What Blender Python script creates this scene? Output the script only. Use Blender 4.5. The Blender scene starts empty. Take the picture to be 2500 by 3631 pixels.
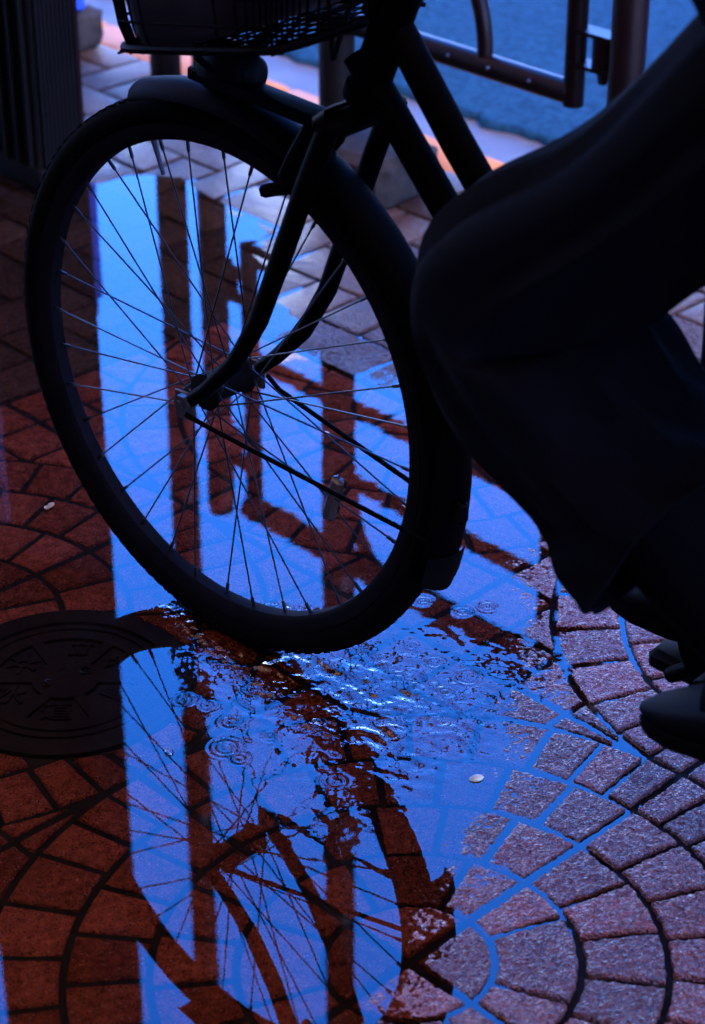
import bpy, math, random
import numpy as np
from math import sin, cos, pi, radians

# ------------------------------------------------------------------ camera, world, sun, exposure
scene = bpy.context.scene
COL = scene.collection
rng = random.Random(7)
np.random.seed(7)

CAM_H, PITCH = 1.421, radians(30)
cam_d = bpy.data.cameras.new('camera')
cam_d.sensor_fit = 'VERTICAL'; cam_d.sensor_height = 36.0; cam_d.sensor_width = 24.8
cam_d.lens = 36.0 * 7551 / 3631
cam_d.clip_start = 0.05; cam_d.clip_end = 2000
cam_d.dof.use_dof = True; cam_d.dof.focus_distance = 2.44; cam_d.dof.aperture_fstop = 5.6
cam = bpy.data.objects.new('camera', cam_d); COL.objects.link(cam)
cam.location = (0, 0, CAM_H); cam.rotation_euler = (pi / 2 - PITCH, 0, 0)
scene.camera = cam

AW_EDGE = 1.50
SUN_EL, SUN_DIR = radians(55), radians(-39.5)    # high overcast sun behind the camera
world = bpy.data.worlds.new('World'); scene.world = world; world.use_nodes = True
wn = world.node_tree; wn.nodes.clear()
w_out = wn.nodes.new('ShaderNodeOutputWorld'); w_bg = wn.nodes.new('ShaderNodeBackground')
w_sky = wn.nodes.new('ShaderNodeTexSky'); w_sky.sky_type = 'NISHITA'; w_sky.sun_disc = False
w_sky.sun_elevation = SUN_EL; w_sky.sun_rotation = pi / 2 - SUN_DIR
w_sky.air_density = 1.0; w_sky.dust_density = 0.6; w_sky.ozone_density = 3.0
w_tint = wn.nodes.new('ShaderNodeMix'); w_tint.data_type = 'RGBA'; w_tint.blend_type = 'MULTIPLY'
w_tint.inputs[0].default_value = 1.0
w_tint.inputs[7].default_value = (0.60, 0.58, 1.0, 1)
w_sat = wn.nodes.new('ShaderNodeHueSaturation'); w_sat.inputs['Saturation'].default_value = 1.4
wn.links.new(w_sky.outputs[0], w_sat.inputs['Color']); wn.links.new(w_sat.outputs[0], w_tint.inputs[6]); wn.links.new(w_tint.outputs[2], w_bg.inputs[0])
w_bg.inputs[1].default_value = 0.15
wn.links.new(w_bg.outputs[0], w_out.inputs[0])

sun_d = bpy.data.lights.new('sun', 'SUN'); sun_d.energy = 0.22; sun_d.angle = radians(20)
sun_d.color = (1.0, 0.78, 0.55)
sun = bpy.data.objects.new('sun', sun_d); COL.objects.link(sun)
sun.rotation_euler = (0, pi / 2 - SUN_EL, SUN_DIR)
sun.location = (0, -4, 8)

scene.view_settings.view_transform = 'Standard'; scene.view_settings.look = 'None'
scene.view_settings.exposure = 4.7; scene.view_settings.gamma = 1.0
scene.view_settings.use_curve_mapping = False
scene.render.engine = 'CYCLES'
scene.cycles.max_bounces = 8; scene.cycles.transparent_max_bounces = 16
scene.cycles.caustics_reflective = False; scene.cycles.caustics_refractive = False
scene.cycles.use_denoising = True

# ------------------------------------------------------------------ picture <-> ground helpers
PW, PH, PF = 2500, 3631, 7551.0
def unp(S, z=0.0):
    S = np.atleast_2d(np.asarray(S, float))
    X = (S[:, 0] - PW / 2) / PF; U = (PH / 2 - S[:, 1]) / PF
    dy = cos(PITCH) + U * sin(PITCH); dz = -sin(PITCH) + U * cos(PITCH)
    t = (z - CAM_H) / dz
    return np.stack([X * t, dy * t], 1)
def prj(P):
    P = np.atleast_2d(np.asarray(P, float)); x, y, z = P[:, 0], P[:, 1], P[:, 2] - CAM_H
    d = y * cos(PITCH) - z * sin(PITCH); u = y * sin(PITCH) + z * cos(PITCH)
    return np.stack([PW / 2 + PF * x / d, PH / 2 - PF * u / d], 1), d
GC = np.array([0.055, 1.585]); GTH = math.atan2(.2734, .2878); SL = 0.4215
E1 = np.array([cos(GTH), sin(GTH)]); E2 = np.array([-E1[1], E1[0]])
def uv2w(uv):
    uv = np.atleast_2d(np.asarray(uv, float))
    return GC + uv[:, :1] * E1 + uv[:, 1:2] * E2
def W3(u, v, z=0.0):
    q = uv2w([(u, v)])[0]; return np.array([q[0], q[1], z])
def w2uv(P):
    q = np.atleast_2d(P) - GC; return np.stack([q @ E1, q @ E2], 1)

# ------------------------------------------------------------------ noise
_NT = np.random.RandomState(3).rand(256, 256)
def vnoise(x, y, seed=0):
    x = np.asarray(x, float) + seed * 17.37; y = np.asarray(y, float) + seed * 9.71
    xi = np.floor(x).astype(int); yi = np.floor(y).astype(int)
    fx = x - xi; fy = y - yi
    fx = fx * fx * fx * (fx * (fx * 6 - 15) + 10); fy = fy * fy * fy * (fy * (fy * 6 - 15) + 10)
    a = _NT[xi & 255, yi & 255]; b = _NT[(xi + 1) & 255, yi & 255]
    c = _NT[xi & 255, (yi + 1) & 255]; d = _NT[(xi + 1) & 255, (yi + 1) & 255]
    return (a * (1 - fx) + b * fx) * (1 - fy) + (c * (1 - fx) + d * fx) * fy - 0.5

# ------------------------------------------------------------------ mesh helpers
class MB:
    def __init__(s): s.v = []; s.f = []; s.smooth = True
    def add(s, vs, fs):
        o = len(s.v); s.v += [tuple(map(float, p)) for p in vs]; s.f += [tuple(i + o for i in f) for f in fs]; return s
    def box(s, c, size, rot=None, bev=0.0):
        cx, cy, cz = c; a, b, d = size[0] / 2, size[1] / 2, size[2] / 2
        if bev > 0:
            # chamfered box: an octagon-cornered slab built from three nested loops
            k = min(bev, a * .9, b * .9, d * .9); vs = []; fs = []
            def loop(ax, by, z): return [(ax - k, by, z), (-ax + k, by, z), (-ax, by - k, z), (-ax, -by + k, z), (-ax + k, -by, z), (ax - k, -by, z), (ax, -by + k, z), (ax, by - k, z)]
            L = [loop(a - k, b - k, -d), loop(a, b, -d + k), loop(a, b, d - k), loop(a - k, b - k, d)]
            for l in L: vs += l
            for i in range(3):
                for j in range(8): fs.append((i * 8 + j, i * 8 + (j + 1) % 8, (i + 1) * 8 + (j + 1) % 8, (i + 1) * 8 + j))
            fs.append(tuple(range(7, -1, -1))); fs.append(tuple(range(24, 32)))
        else:
            vs = [(x, y, z) for z in (-d, d) for x, y in ((-a, -b), (a, -b), (a, b), (-a, b))]
            fs = [(3, 2, 1, 0), (4, 5, 6, 7), (0, 1, 5, 4), (1, 2, 6, 5), (2, 3, 7, 6), (3, 0, 4, 7)]
        vs = np.array(vs)
        if rot is not None: vs = vs @ np.array(rot).T
        return s.add(vs + np.array(c), fs)
    def tube(s, pts, r, n=12, cap=True, flat=None, closed=False):
        P = np.array(pts, float); m = len(P)
        R = np.full(m, r, float) if np.isscalar(r) else np.array(r, float)
        T = np.zeros_like(P)
        for i in range(m):
            if closed: T[i] = P[(i + 1) % m] - P[i - 1]
            else: T[i] = P[min(i + 1, m - 1)] - P[max(i - 1, 0)]
        T /= np.linalg.norm(T, axis=1)[:, None]
        ref = np.array([0, 0, 1.0]) if abs(T[0][2]) < .9 else np.array([1.0, 0, 0])
        N = np.cross(T[0], ref); N /= np.linalg.norm(N)
        vs = []
        for i in range(m):
            N = N - T[i] * (N @ T[i]); N /= np.linalg.norm(N); B = np.cross(T[i], N)
            fa, fb = (1, 1) if flat is None else flat
            for k in range(n):
                t = 2 * pi * k / n; vs.append(P[i] + R[i] * (fa * cos(t) * N + fb * sin(t) * B))
        fs = []
        for i in range(m if closed else m - 1):
            for k in range(n):
                a = i * n + k; b = i * n + (k + 1) % n; j = (i + 1) % m
                fs.append((a, b, j * n + (k + 1) % n, j * n + k))
        if cap and not closed:
            fs.append(tuple(range(n - 1, -1, -1))); fs.append(tuple((m - 1) * n + k for k in range(n)))
        return s.add(vs, fs)
    def torus(s, R, r, c=(0, 0, 0), n=96, m=14, prof=None):
        """ring about the local Y axis; prof = list of (radial, side) section points"""
        prof = prof or [(r * cos(2 * pi * k / m), r * sin(2 * pi * k / m)) for k in range(m)]
        m = len(prof); vs = []; fs = []
        for i in range(n):
            t = 2 * pi * i / n
            for a, b in prof: vs.append((c[0] + (R + a) * cos(t), c[1] + b, c[2] + (R + a) * sin(t)))
        for i in range(n):
            for k in range(m): fs.append((i * m + k, i * m + (k + 1) % m, ((i + 1) % n) * m + (k + 1) % m, ((i + 1) % n) * m + k))
        return s.add(vs, fs)
    def build(s, name, mat, parent=None, smooth=True, loc=None):
        me = bpy.data.meshes.new(name); me.from_pydata(s.v, [], s.f); me.update()
        if mat: me.materials.append(mat)
        if smooth: shade(me)
        o = bpy.data.objects.new(name, me); COL.objects.link(o)
        if parent: o.parent = parent
        if loc is not None: o.location = loc
        return o
def shade(me, ang=40):
    me.polygons.foreach_set('use_smooth', [True] * len(me.polygons))
    try: me.set_sharp_from_angle(angle=radians(ang))
    except Exception: pass
def tag(o, label=None, cat=None, group=None, kind=None):
    if label: o['label'] = label
    if cat: o['category'] = cat
    if group: o['group'] = group
    if kind: o['kind'] = kind
    return o
def empty(name, loc=(0, 0, 0), rz=0.0):
    o = bpy.data.objects.new(name, None); COL.objects.link(o); o.location = loc; o.rotation_euler = (0, 0, rz)
    o.empty_display_size = .1
    return o

# ------------------------------------------------------------------ materials
def mat(name, color, rough=.5, metal=0.0, coat=0.0, coat_rough=.1, spec=.5, var=0.0, vscale=30, bump=0.0, bscale=200, c2=None, sheen=0.0):
    m = bpy.data.materials.new(name); m.use_nodes = True; nt = m.node_tree; b = nt.nodes['Principled BSDF']
    b.inputs['Base Color'].default_value = (*color, 1); b.inputs['Roughness'].default_value = rough
    b.inputs['Metallic'].default_value = metal; b.inputs['Coat Weight'].default_value = coat
    b.inputs['Coat Roughness'].default_value = coat_rough; b.inputs['Specular IOR Level'].default_value = spec
    if sheen: b.inputs['Sheen Weight'].default_value = sheen
    tc = nt.nodes.new('ShaderNodeTexCoord')
    if var or c2:
        n = nt.nodes.new('ShaderNodeTexNoise'); n.inputs['Scale'].default_value = vscale; n.inputs['Detail'].default_value = 6
        r = nt.nodes.new('ShaderNodeValToRGB'); nt.links.new(tc.outputs['Object'], n.inputs['Vector']); nt.links.new(n.outputs['Fac'], r.inputs['Fac'])
        r.color_ramp.elements[0].position = .35; r.color_ramp.elements[1].position = .65
        lo = c2 or tuple(c * (1 - var) for c in color); hi = color if c2 else tuple(min(1, c * (1 + var)) for c in color)
        r.color_ramp.elements[0].color = (*lo, 1); r.color_ramp.elements[1].color = (*hi, 1)
        nt.links.new(r.outputs['Color'], b.inputs['Base Color'])
    if bump:
        n2 = nt.nodes.new('ShaderNodeTexNoise'); n2.inputs['Scale'].default_value = bscale; n2.inputs['Detail'].default_value = 5
        bm = nt.nodes.new('ShaderNodeBump'); bm.inputs['Strength'].default_value = bump; bm.inputs['Distance'].default_value = .002
        nt.links.new(tc.outputs['Object'], n2.inputs['Vector']); nt.links.new(n2.outputs['Fac'], bm.inputs['Height'])
        nt.links.new(bm.outputs['Normal'], b.inputs['Normal'])
    return m

def stone_mat(name, c_lo, c_hi, grain, dark, coat, coat_rough, bump=.6, big=9.0, damp=1.7, dry=False):
    """wet pressed-concrete stone: blotchy base, pale and dark aggregate grains, granular relief, wet film only above water level"""
    m = bpy.data.materials.new(name); m.use_nodes = True; nt = m.node_tree; b = nt.nodes['Principled BSDF']; L = nt.links.new
    geo = nt.nodes.new('ShaderNodeNewGeometry')
    oi = nt.nodes.new('ShaderNodeObjectInfo')
    n1 = nt.nodes.new('ShaderNodeTexNoise'); n1.inputs['Scale'].default_value = big * 11; n1.inputs['Detail'].default_value = 8; n1.inputs['Roughness'].default_value = .7
    L(geo.outputs['Position'], n1.inputs['Vector'])
    r1 = nt.nodes.new('ShaderNodeValToRGB'); L(n1.outputs['Fac'], r1.inputs['Fac'])
    r1.color_ramp.elements[0].position = .32; r1.color_ramp.elements[1].position = .68
    r1.color_ramp.elements[0].color = (*c_lo, 1); r1.color_ramp.elements[1].color = (*c_hi, 1)
    # per-stone tone
    hv = nt.nodes.new('ShaderNodeHueSaturation'); L(r1.outputs['Color'], hv.inputs['Color'])
    mr = nt.nodes.new('ShaderNodeMapRange'); L(oi.outputs['Random'], mr.inputs['Value']); mr.inputs['To Min'].default_value = .62; mr.inputs['To Max'].default_value = 1.32
    L(mr.outputs[0], hv.inputs['Value'])
    # grains
    v1 = nt.nodes.new('ShaderNodeTexVoronoi'); v1.inputs['Scale'].default_value = 360; L(geo.outputs['Position'], v1.inputs['Vector'])
    sep = nt.nodes.new('ShaderNodeSeparateColor'); L(v1.outputs['Color'], sep.inputs[0])
    def mask(sock, lo, hi):
        k = nt.nodes.new('ShaderNodeMapRange'); k.inputs['From Min'].default_value = lo; k.inputs['From Max'].default_value = hi; L(sock, k.inputs['Value']); return k.outputs[0]
    near = mask(v1.outputs['Distance'], .00125 * 360, .0006 * 360)
    def mul(a, c):
        k = nt.nodes.new('ShaderNodeMath'); k.operation = 'MULTIPLY'; L(a, k.inputs[0])
        if isinstance(c, float): k.inputs[1].default_value = c
        else: L(c, k.inputs[1])
        return k.outputs[0]
    pale = mul(mask(sep.outputs[0], .90, .93), near); dk = mul(mask(sep.outputs[1], .66, .74), near)
    m1 = nt.nodes.new('ShaderNodeMix'); m1.data_type = 'RGBA'; L(dk, m1.inputs[0]); L(hv.outputs[0], m1.inputs[6]); m1.inputs[7].default_value = (*dark, 1)
    m2 = nt.nodes.new('ShaderNodeMix'); m2.data_type = 'RGBA'; L(pale, m2.inputs[0]); L(m1.outputs[2], m2.inputs[6]); m2.inputs[7].default_value = (*grain, 1)
    b.inputs['Roughness'].default_value = .55
    # wet film only where the stone stands above the water level (z = 0)
    sx = nt.nodes.new('ShaderNodeSeparateXYZ'); L(geo.outputs['Position'], sx.inputs[0])
    wet = mask(sx.outputs['Z'], -.0006, .0002)
    pl = nt.nodes.new('ShaderNodeHueSaturation'); L(m2.outputs[2], pl.inputs['Color']); pv = nt.nodes.new('ShaderNodeMapRange'); L(sx.outputs['Z'], pv.inputs['Value']); pv.inputs['From Min'].default_value = -.0006; pv.inputs['From Max'].default_value = .004; pv.inputs['To Min'].default_value = 1.0; pv.inputs['To Max'].default_value = damp
    L(pv.outputs[0], pl.inputs['Value']); L(pl.outputs[0], b.inputs['Base Color'])
    film = mul(wet, mask(sx.outputs['Z'], .0099, .0055)) if dry else wet
    L(mul(film, coat), b.inputs['Coat Weight']); b.inputs['Coat Roughness'].default_value = coat_rough; b.inputs['Coat IOR'].default_value = 1.4
    sp = mul(wet, .12 if dry else .35); L(sp, b.inputs['Specular IOR Level'])
    # relief
    n2 = nt.nodes.new('ShaderNodeTexNoise'); n2.inputs['Scale'].default_value = 260; n2.inputs['Detail'].default_value = 3; L(geo.outputs['Position'], n2.inputs['Vector'])
    v2 = nt.nodes.new('ShaderNodeTexVoronoi'); v2.feature = 'SMOOTH_F1'; v2.inputs['Scale'].default_value = 340; v2.inputs['Smoothness'].default_value = .35; L(geo.outputs['Position'], v2.inputs['Vector'])
    hs = nt.nodes.new('ShaderNodeMath'); hs.operation = 'SUBTRACT'; L(n2.outputs['Fac'], hs.inputs[0]); L(v2.outputs['Distance'], hs.inputs[1])
    bm = nt.nodes.new('ShaderNodeBump'); bm.inputs['Strength'].default_value = bump; bm.inputs['Distance'].default_value = .0042
    L(hs.outputs[0], bm.inputs['Height']); L(bm.outputs['Normal'], b.inputs['Normal']); L(bm.outputs['Normal'], b.inputs['Coat Normal'])
    return m

M = {}
M['brick'] = stone_mat('orange_brick', (.070, .018, .013), (.210, .056, .034), (.22, .13, .15), (.005, .002, .002), .40, .05, 1.0, damp=.90)
M['grey'] = stone_mat('grey_brick', (.018, .010, .0070), (.055, .031, .021), (.12, .08, .065), (.006, .0035, .003), .34, .10, .8, damp=1.4, dry=True)
M['bed'] = mat('joint_sand', (.004, .003, .003), .8, bump=.5, bscale=300, var=.4, spec=.1)
M['kerb'] = mat('faded_orange_kerb', (.34, .115, .032), .7, spec=.15, var=.14, vscale=14, bump=.4, bscale=160)
M['gutter'] = mat('wet_gutter_concrete', (.055, .045, .037), .65, coat=.05, coat_rough=.3, spec=.3, var=.25, vscale=12, bump=.5, bscale=120)
M['asphalt'] = mat('wet_asphalt', (.007, .030, .050), .95, spec=.02, var=.35, vscale=60, bump=.5, bscale=160)
M['roadpaint'] = mat('white_road_paint', (.72, .72, .74), .5, var=.08, vscale=20, bump=.3, coat=.5, coat_rough=.25)
M['iron'] = mat('cast_iron', (.0042, .0028, .0028), .75, 0, var=.35, vscale=60, bump=.5, bscale=350, spec=.1)
M['rubber'] = mat('tyre_rubber', (.0014, .0011, .0011), .9, spec=.01, bump=.2, bscale=500)
M['alloy'] = mat('dull_alloy', (.003, .0026, .0034), .6, 0, spec=.015, var=.25, vscale=40)
M['spoke'] = mat('spoke_steel', (.016, .016, .019), .4, .8)
M['black'] = mat('black_paint', (.0011, .0010, .0014), .55, spec=.015)
M['plastic'] = mat('black_plastic', (.0014, .0013, .0015), .6, spec=.05, bump=.15)
M['fence'] = mat('brown_fence_paint', (.0045, .0016, .0016), .4, spec=.08, coat=.04, coat_rough=.2, var=.25, vscale=30, bump=.15)
M['post'] = mat('dark_post_paint', (.006, .0040, .0035), .55, spec=.06, var=.3, vscale=20, bump=.3)
M['steel'] = mat('weathered_steel', (.04, .04, .045), .45, .7, var=.3, vscale=60)
M['column'] = mat('dark_column_sheet', (.0022, .0017, .0019), .6, var=.3, vscale=15, bump=.2, spec=.06)
M['blue'] = mat('blue_plastic', (.006, .05, .42), .4, var=.1)
M['bluedark'] = mat('dull_blue_board', (.006, .024, .10), .5, var=.2, vscale=12)
M['concrete'] = mat('old_concrete', (.022, .019, .017), .85, spec=.1, var=.4, vscale=25, bump=.8, bscale=120)
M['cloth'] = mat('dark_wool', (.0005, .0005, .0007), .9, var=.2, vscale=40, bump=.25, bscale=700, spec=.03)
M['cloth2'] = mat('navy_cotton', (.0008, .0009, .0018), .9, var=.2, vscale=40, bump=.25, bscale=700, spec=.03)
M['shoe'] = mat('shoe_leather', (.0007, .0007, .001), .6, spec=.03)
M['skin'] = mat('skin', (.42, .26, .19), .5)
M['hair'] = mat('hair', (.01, .008, .007), .5)
M['bag'] = mat('black_nylon_bag', (.0026, .0022, .0042), .6, var=.3, vscale=9, bump=.3, bscale=300, spec=.3)
M['amber'] = mat('reflector_plastic', (.04, .037, .04), .25, coat=.3, var=.1)
M['glass'] = mat('lamp_lens', (.25, .27, .3), .1, coat=1)
M['seed'] = mat('seed_husk', (.40, .34, .20), .5, var=.3, vscale=150)
M['petal'] = mat('petal', (.75, .72, .62), .6)
M['wall'] = mat('shop_wall', (.30, .28, .26), .8, var=.15, vscale=3, bump=.3)
M['pane'] = mat('dark_window', (.02, .025, .03), .1, spec=.6)
# added awning cloth: terracotta canvas put in to warm the light below
ma = bpy.data.materials.new('added_awning_canvas'); ma.use_nodes = True; nt = ma.node_tree; nt.nodes.clear()
_o = nt.nodes.new('ShaderNodeOutputMaterial'); _a = nt.nodes.new('ShaderNodeAddShader'); _t = nt.nodes.new('ShaderNodeBsdfTranslucent'); _d = nt.nodes.new('ShaderNodeBsdfDiffuse')
_t.inputs[0].default_value = (.72, .26, .075, 1); _d.inputs[0].default_value = (.18, .06, .02, 1)
_n = nt.nodes.new('ShaderNodeTexNoise'); _n.inputs['Scale'].default_value = 6
nt.links.new(_t.outputs[0], _a.inputs[0]); nt.links.new(_d.outputs[0], _a.inputs[1]); nt.links.new(_a.outputs[0], _o.inputs[0])
M['awning'] = ma
# rain water: clear sheet with Fresnel reflection
mw = bpy.data.materials.new('rain_water'); mw.use_nodes = True; nt = mw.node_tree; nt.nodes.clear()
_o = nt.nodes.new('ShaderNodeOutputMaterial'); _m = nt.nodes.new('ShaderNodeMixShader'); _tr = nt.nodes.new('ShaderNodeBsdfTransparent')
_g = nt.nodes.new('ShaderNodeBsdfGlossy'); _g.inputs['Roughness'].default_value = .01; _f = nt.nodes.new('ShaderNodeFresnel'); _f.inputs['IOR'].default_value = 1.55
_tr.inputs[0].default_value = (.96, .97, .98, 1)
nt.links.new(_f.outputs[0], _m.inputs[0]); nt.links.new(_tr.outputs[0], _m.inputs[1]); nt.links.new(_g.outputs[0], _m.inputs[2]); nt.links.new(_m.outputs[0], _o.inputs[0])
M['water'] = mw

# ------------------------------------------------------------------ ground height: a shallow hollow that holds the puddle
PUD = [(-900, 430), (60, 640), (282, 655), (400, 640), (493, 615), (640, 640), (760, 700), (880, 780), (905, 900), (960, 960), (975, 1100),
       (950, 1290), (1120, 1280), (1250, 1342), (1490, 1445), (1697, 1507), (1814, 1657), (1905, 1758), (1925, 1907), (1830, 2001), (1825, 2080),
       (1880, 2189), (1840, 2275), (1880, 2346), (1870, 2457), (1790, 2676), (1795, 2786), (1720, 2903), (1620, 3052), (1560, 3169),
       (1480, 3270), (1470, 3390), (1400, 3440), (1310, 3500), (1295, 3620), (1290, 4100), (-900, 4100)]
PUDW = unp(PUD)
def sdist(P):
    """signed distance to the puddle outline: negative inside"""
    P = np.atleast_2d(np.asarray(P, float)); A = PUDW; B = np.roll(PUDW, -1, 0)
    best = np.full(len(P), 1e9); ins = np.zeros(len(P), bool)
    for a, b in zip(A, B):
        ab = b - a; t = np.clip(((P - a) @ ab) / (ab @ ab), 0, 1)
        best = np.minimum(best, np.linalg.norm(P - (a + t[:, None] * ab), axis=1))
        c = ((a[1] > P[:, 1]) != (b[1] > P[:, 1])) & (P[:, 0] < (b[0] - a[0]) * (P[:, 1] - a[1]) / (b[1] - a[1] + 1e-12) + a[0])
        ins ^= c
    return np.where(ins, -best, best)
def gh(P):
    d = sdist(P)
    return np.where(d < 0, np.maximum(d * .075, -.0045), np.minimum(np.where(d < .05, d * .014, .0007 + (d - .05) * .06), .0095))

def frame_pos(P):
    """is a ground point inside the picture (with a margin)"""
    P = np.atleast_2d(P); q, d = prj(np.c_[P, np.zeros(len(P))])
    return (q[:, 0] > -60) & (q[:, 0] < PW + 60) & (q[:, 1] > -60) & (q[:, 1] < PH + 60) & (d > .2)

# ------------------------------------------------------------------ paving stones
def resample(poly, step):
    out = []
    n = len(poly)
    for i in range(n):
        a, b = poly[i], poly[(i + 1) % n]; k = max(1, int(math.ceil(np.linalg.norm(b - a) / step)))
        for j in range(k): out.append(a + (b - a) * j / k)
    return np.array(out)
def inset(poly, d):
    n = len(poly); out = []
    for i in range(n):
        p0, p1, p2 = poly[i - 1], poly[i], poly[(i + 1) % n]
        a = p1 - p0; b = p2 - p1; a = a / (np.linalg.norm(a) + 1e-12); b = b / (np.linalg.norm(b) + 1e-12)
        na = np.array([-a[1], a[0]]); nb = np.array([-b[1], b[0]]); m = na + nb; l = m @ m
        if l < .3: out.append(p1 + na * d)
        else: out.append(p1 + m * (2 * d / l))
    return np.array(out)
def area(p): return .5 * np.sum(p[:, 0] * np.roll(p[:, 1], -1) - np.roll(p[:, 0], -1) * p[:, 1])
COVER = unp([(233, 2400)])[0]; COVER_R = .1545
def stone(uvpoly, dense, seed):
    """vertices, faces of one stone: a ring-levelled fan from its centre with rounded edges"""
    P = uv2w(uvpoly)
    if area(P) < 0: P = P[::-1]
    if np.linalg.norm(P - COVER, axis=1).min() < COVER_R + .05:
        # stones round the valve cover are cut to its rim
        Q = resample(P, .006); dv = Q - COVER; l = np.linalg.norm(dv, axis=1)
        if l.min() < COVER_R:
            if l.max() < COVER_R + .014: return None
            k = np.maximum(l, COVER_R) / np.maximum(l, 1e-6); P = COVER + dv * k[:, None]
    c = P.mean(0)
    rs = np.random.RandomState(seed)
    tilt = rs.normal(0, .0045, 2); lift = rs.normal(0, .0004)
    if dense:
        B = resample(P, .0018)
        nn = vnoise(B[:, 0] * 160, B[:, 1] * 160, 5) + .6 * vnoise(B[:, 0] * 420, B[:, 1] * 420, 6)
        dirs = B - c; dirs /= np.linalg.norm(dirs, axis=1)[:, None]
        B = B + dirs * (nn * .0022)[:, None]
        rad = np.linalg.norm(B - c, axis=1).mean()
        ins = [0, .0008, .0020, .0036]; lv = [1 - i / rad for i in ins]
        k = max(4, int(rad / .0018)); lv += list(np.linspace(lv[-1], .10, k)[1:])
        drop = [.0024, .0009, .0003, 0] + [0] * (k - 1)
    else:
        B = resample(P, .03)
        rad = np.linalg.norm(B - c, axis=1).mean()
        lv = [1, 1 - .003 / rad]; drop = [.0022, 0]
    n = len(B); vs = []; 
    for l, d in zip(lv, drop):
        Q = c + (B - c) * l
        z = gh(Q) + (Q - c) @ tilt + lift - d
        if dense:
            g = vnoise(Q[:, 0] * 200, Q[:, 1] * 200, 1) * .0012 + vnoise(Q[:, 0] * 330, Q[:, 1] * 330, 2) * .0016 + vnoise(Q[:, 0] * 45, Q[:, 1] * 45, 3) * .0007
            z = z + g
        vs.append(np.c_[Q, z])
    bot = np.c_[B, gh(B) - .012]
    allv = [bot] + vs; fs = []
    for i in range(len(allv) - 1):
        for j in range(n):
            a = i * n + j; b = i * n + (j + 1) % n
            fs.append((a, b, b + n, a + n))
    top = (len(allv) - 1) * n
    V = np.vstack(allv)
    cz = V[top:top + n, 2].mean()
    V = np.vstack([V, [[c[0], c[1], cz]]])
    for j in range(n): fs.append((top + j, top + (j + 1) % n, len(V) - 1))
    return V, fs, c

RG = [.0843 * k for k in range(6)]
RADIALS = {1: [], 2: [22.5, 67.5], 3: [18, 36, 54, 72], 4: [12.86, 25.7, 38.6, 51.4, 64.3, 77.1], 5: [6.5, 14, 22.5, 33.75, 45, 56.25, 67.5, 76, 83.5]}
def arc(r, a0, a1, step=3.0):
    n = max(2, int(abs(a1 - a0) / step) + 1)
    t = np.radians(np.linspace(a0, a1, n)); return np.stack([r * np.cos(t), r * np.sin(t)], 1)
def clip_poly(poly, r):
    """part of a convex polygon outside the circle of radius r about the origin (polygonised)"""
    P = resample(poly, .006)
    keep = [p for p in P if np.linalg.norm(p) > r + 1e-4]
    if len(keep) < 3: return None
    # order kept, insert circle points where the run crosses
    n = len(P); start = None
    inside = [np.linalg.norm(p) <= r + 1e-4 for p in P]
    if not any(inside): return poly
    for i in range(n):
        if inside[i - 1] and not inside[i]: start = i; break
    run = [];i = start
    while not inside[i % n]: run.append(P[i % n]); i += 1
    a = math.degrees(math.atan2(run[-1][1], run[-1][0])); b = math.degrees(math.atan2(run[0][1], run[0][0]))
    return np.vstack([run, arc(r, a, b, 2.0)])
def slab_tiles():
    out = []
    J, JS = .0040, .0056        # half joints: between stones, between slabs
    for k in range(1, 6):
        ang = [0] + RADIALS[k] + [90]
        for a0, a1 in zip(ang[:-1], ang[1:]):
            r0, r1 = RG[k - 1] + J, RG[k] - (J if k < 5 else J)
            rm = max(.02, (r0 + r1) / 2)
            def side(a, s):
                h = JS if a in (0, 90) else J
                return a, h
            pts = []
            # outer arc
            h0 = JS if a0 == 0 else J; h1 = JS if a1 == 90 else J
            o0 = a0 + math.degrees(math.asin(min(.9, h0 / r1))); o1 = a1 - math.degrees(math.asin(min(.9, h1 / r1)))
            pts += list(arc(r1, o0, o1))
            if k == 1:
                pts.append(np.array([JS + .001, JS + .001]))
            else:
                i0 = a0 + math.degrees(math.asin(h0 / r0)); i1 = a1 - math.degrees(math.asin(h1 / r0))
                pts += list(arc(r0, i1, i0))
            out.append(np.array(pts))
    g = [0, .0843, .1686, .2529, .3372, SL]
    for i in range(5):
        for j in range(5):
            x0, x1, y0, y1 = g[i], g[i + 1], g[j], g[j + 1]
            if math.hypot(x1, y1) <= SL + .012: continue
            sq = np.array([(x0 + J, y0 + J), (x1 - (JS if i == 4 else J), y0 + J), (x1 - (JS if i == 4 else J), y1 - (JS if j == 4 else J)), (x0 + J, y1 - (JS if j == 4 else J))])
            c = clip_poly(sq, SL + J)
            if c is not None and abs(area(np.array(c))) > .0004: out.append(np.array(c))
    return out
TILES = slab_tiles()
fan = []
for i in range(-8, 2):
    for j in range(-6, 3):
        # slab (i, j) spans u in [i, i+1]*SL; its circle centre is at the even corner
        cu = i if i % 2 == 0 else i + 1; cv = j if j % 2 == 0 else j + 1
        su = 1 if cu == i else -1; sv = 1 if cv == j else -1
        for t in TILES:
            fan.append(np.c_[cu * SL + su * t[:, 0], cv * SL + sv * t[:, 1]])
grey = []
U0, DU, V0, DV = 2 * SL, .1017, .9635, .0985
def cellrect(i0, i1, j0, j1, h=.0042):
    u0, u1, v0, v1 = U0 + i0 * DU + h, U0 + i1 * DU - h, V0 + j0 * DV + h, V0 + j1 * DV - h
    return u0, u1, v0, v1
VB = 3 * SL
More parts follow.
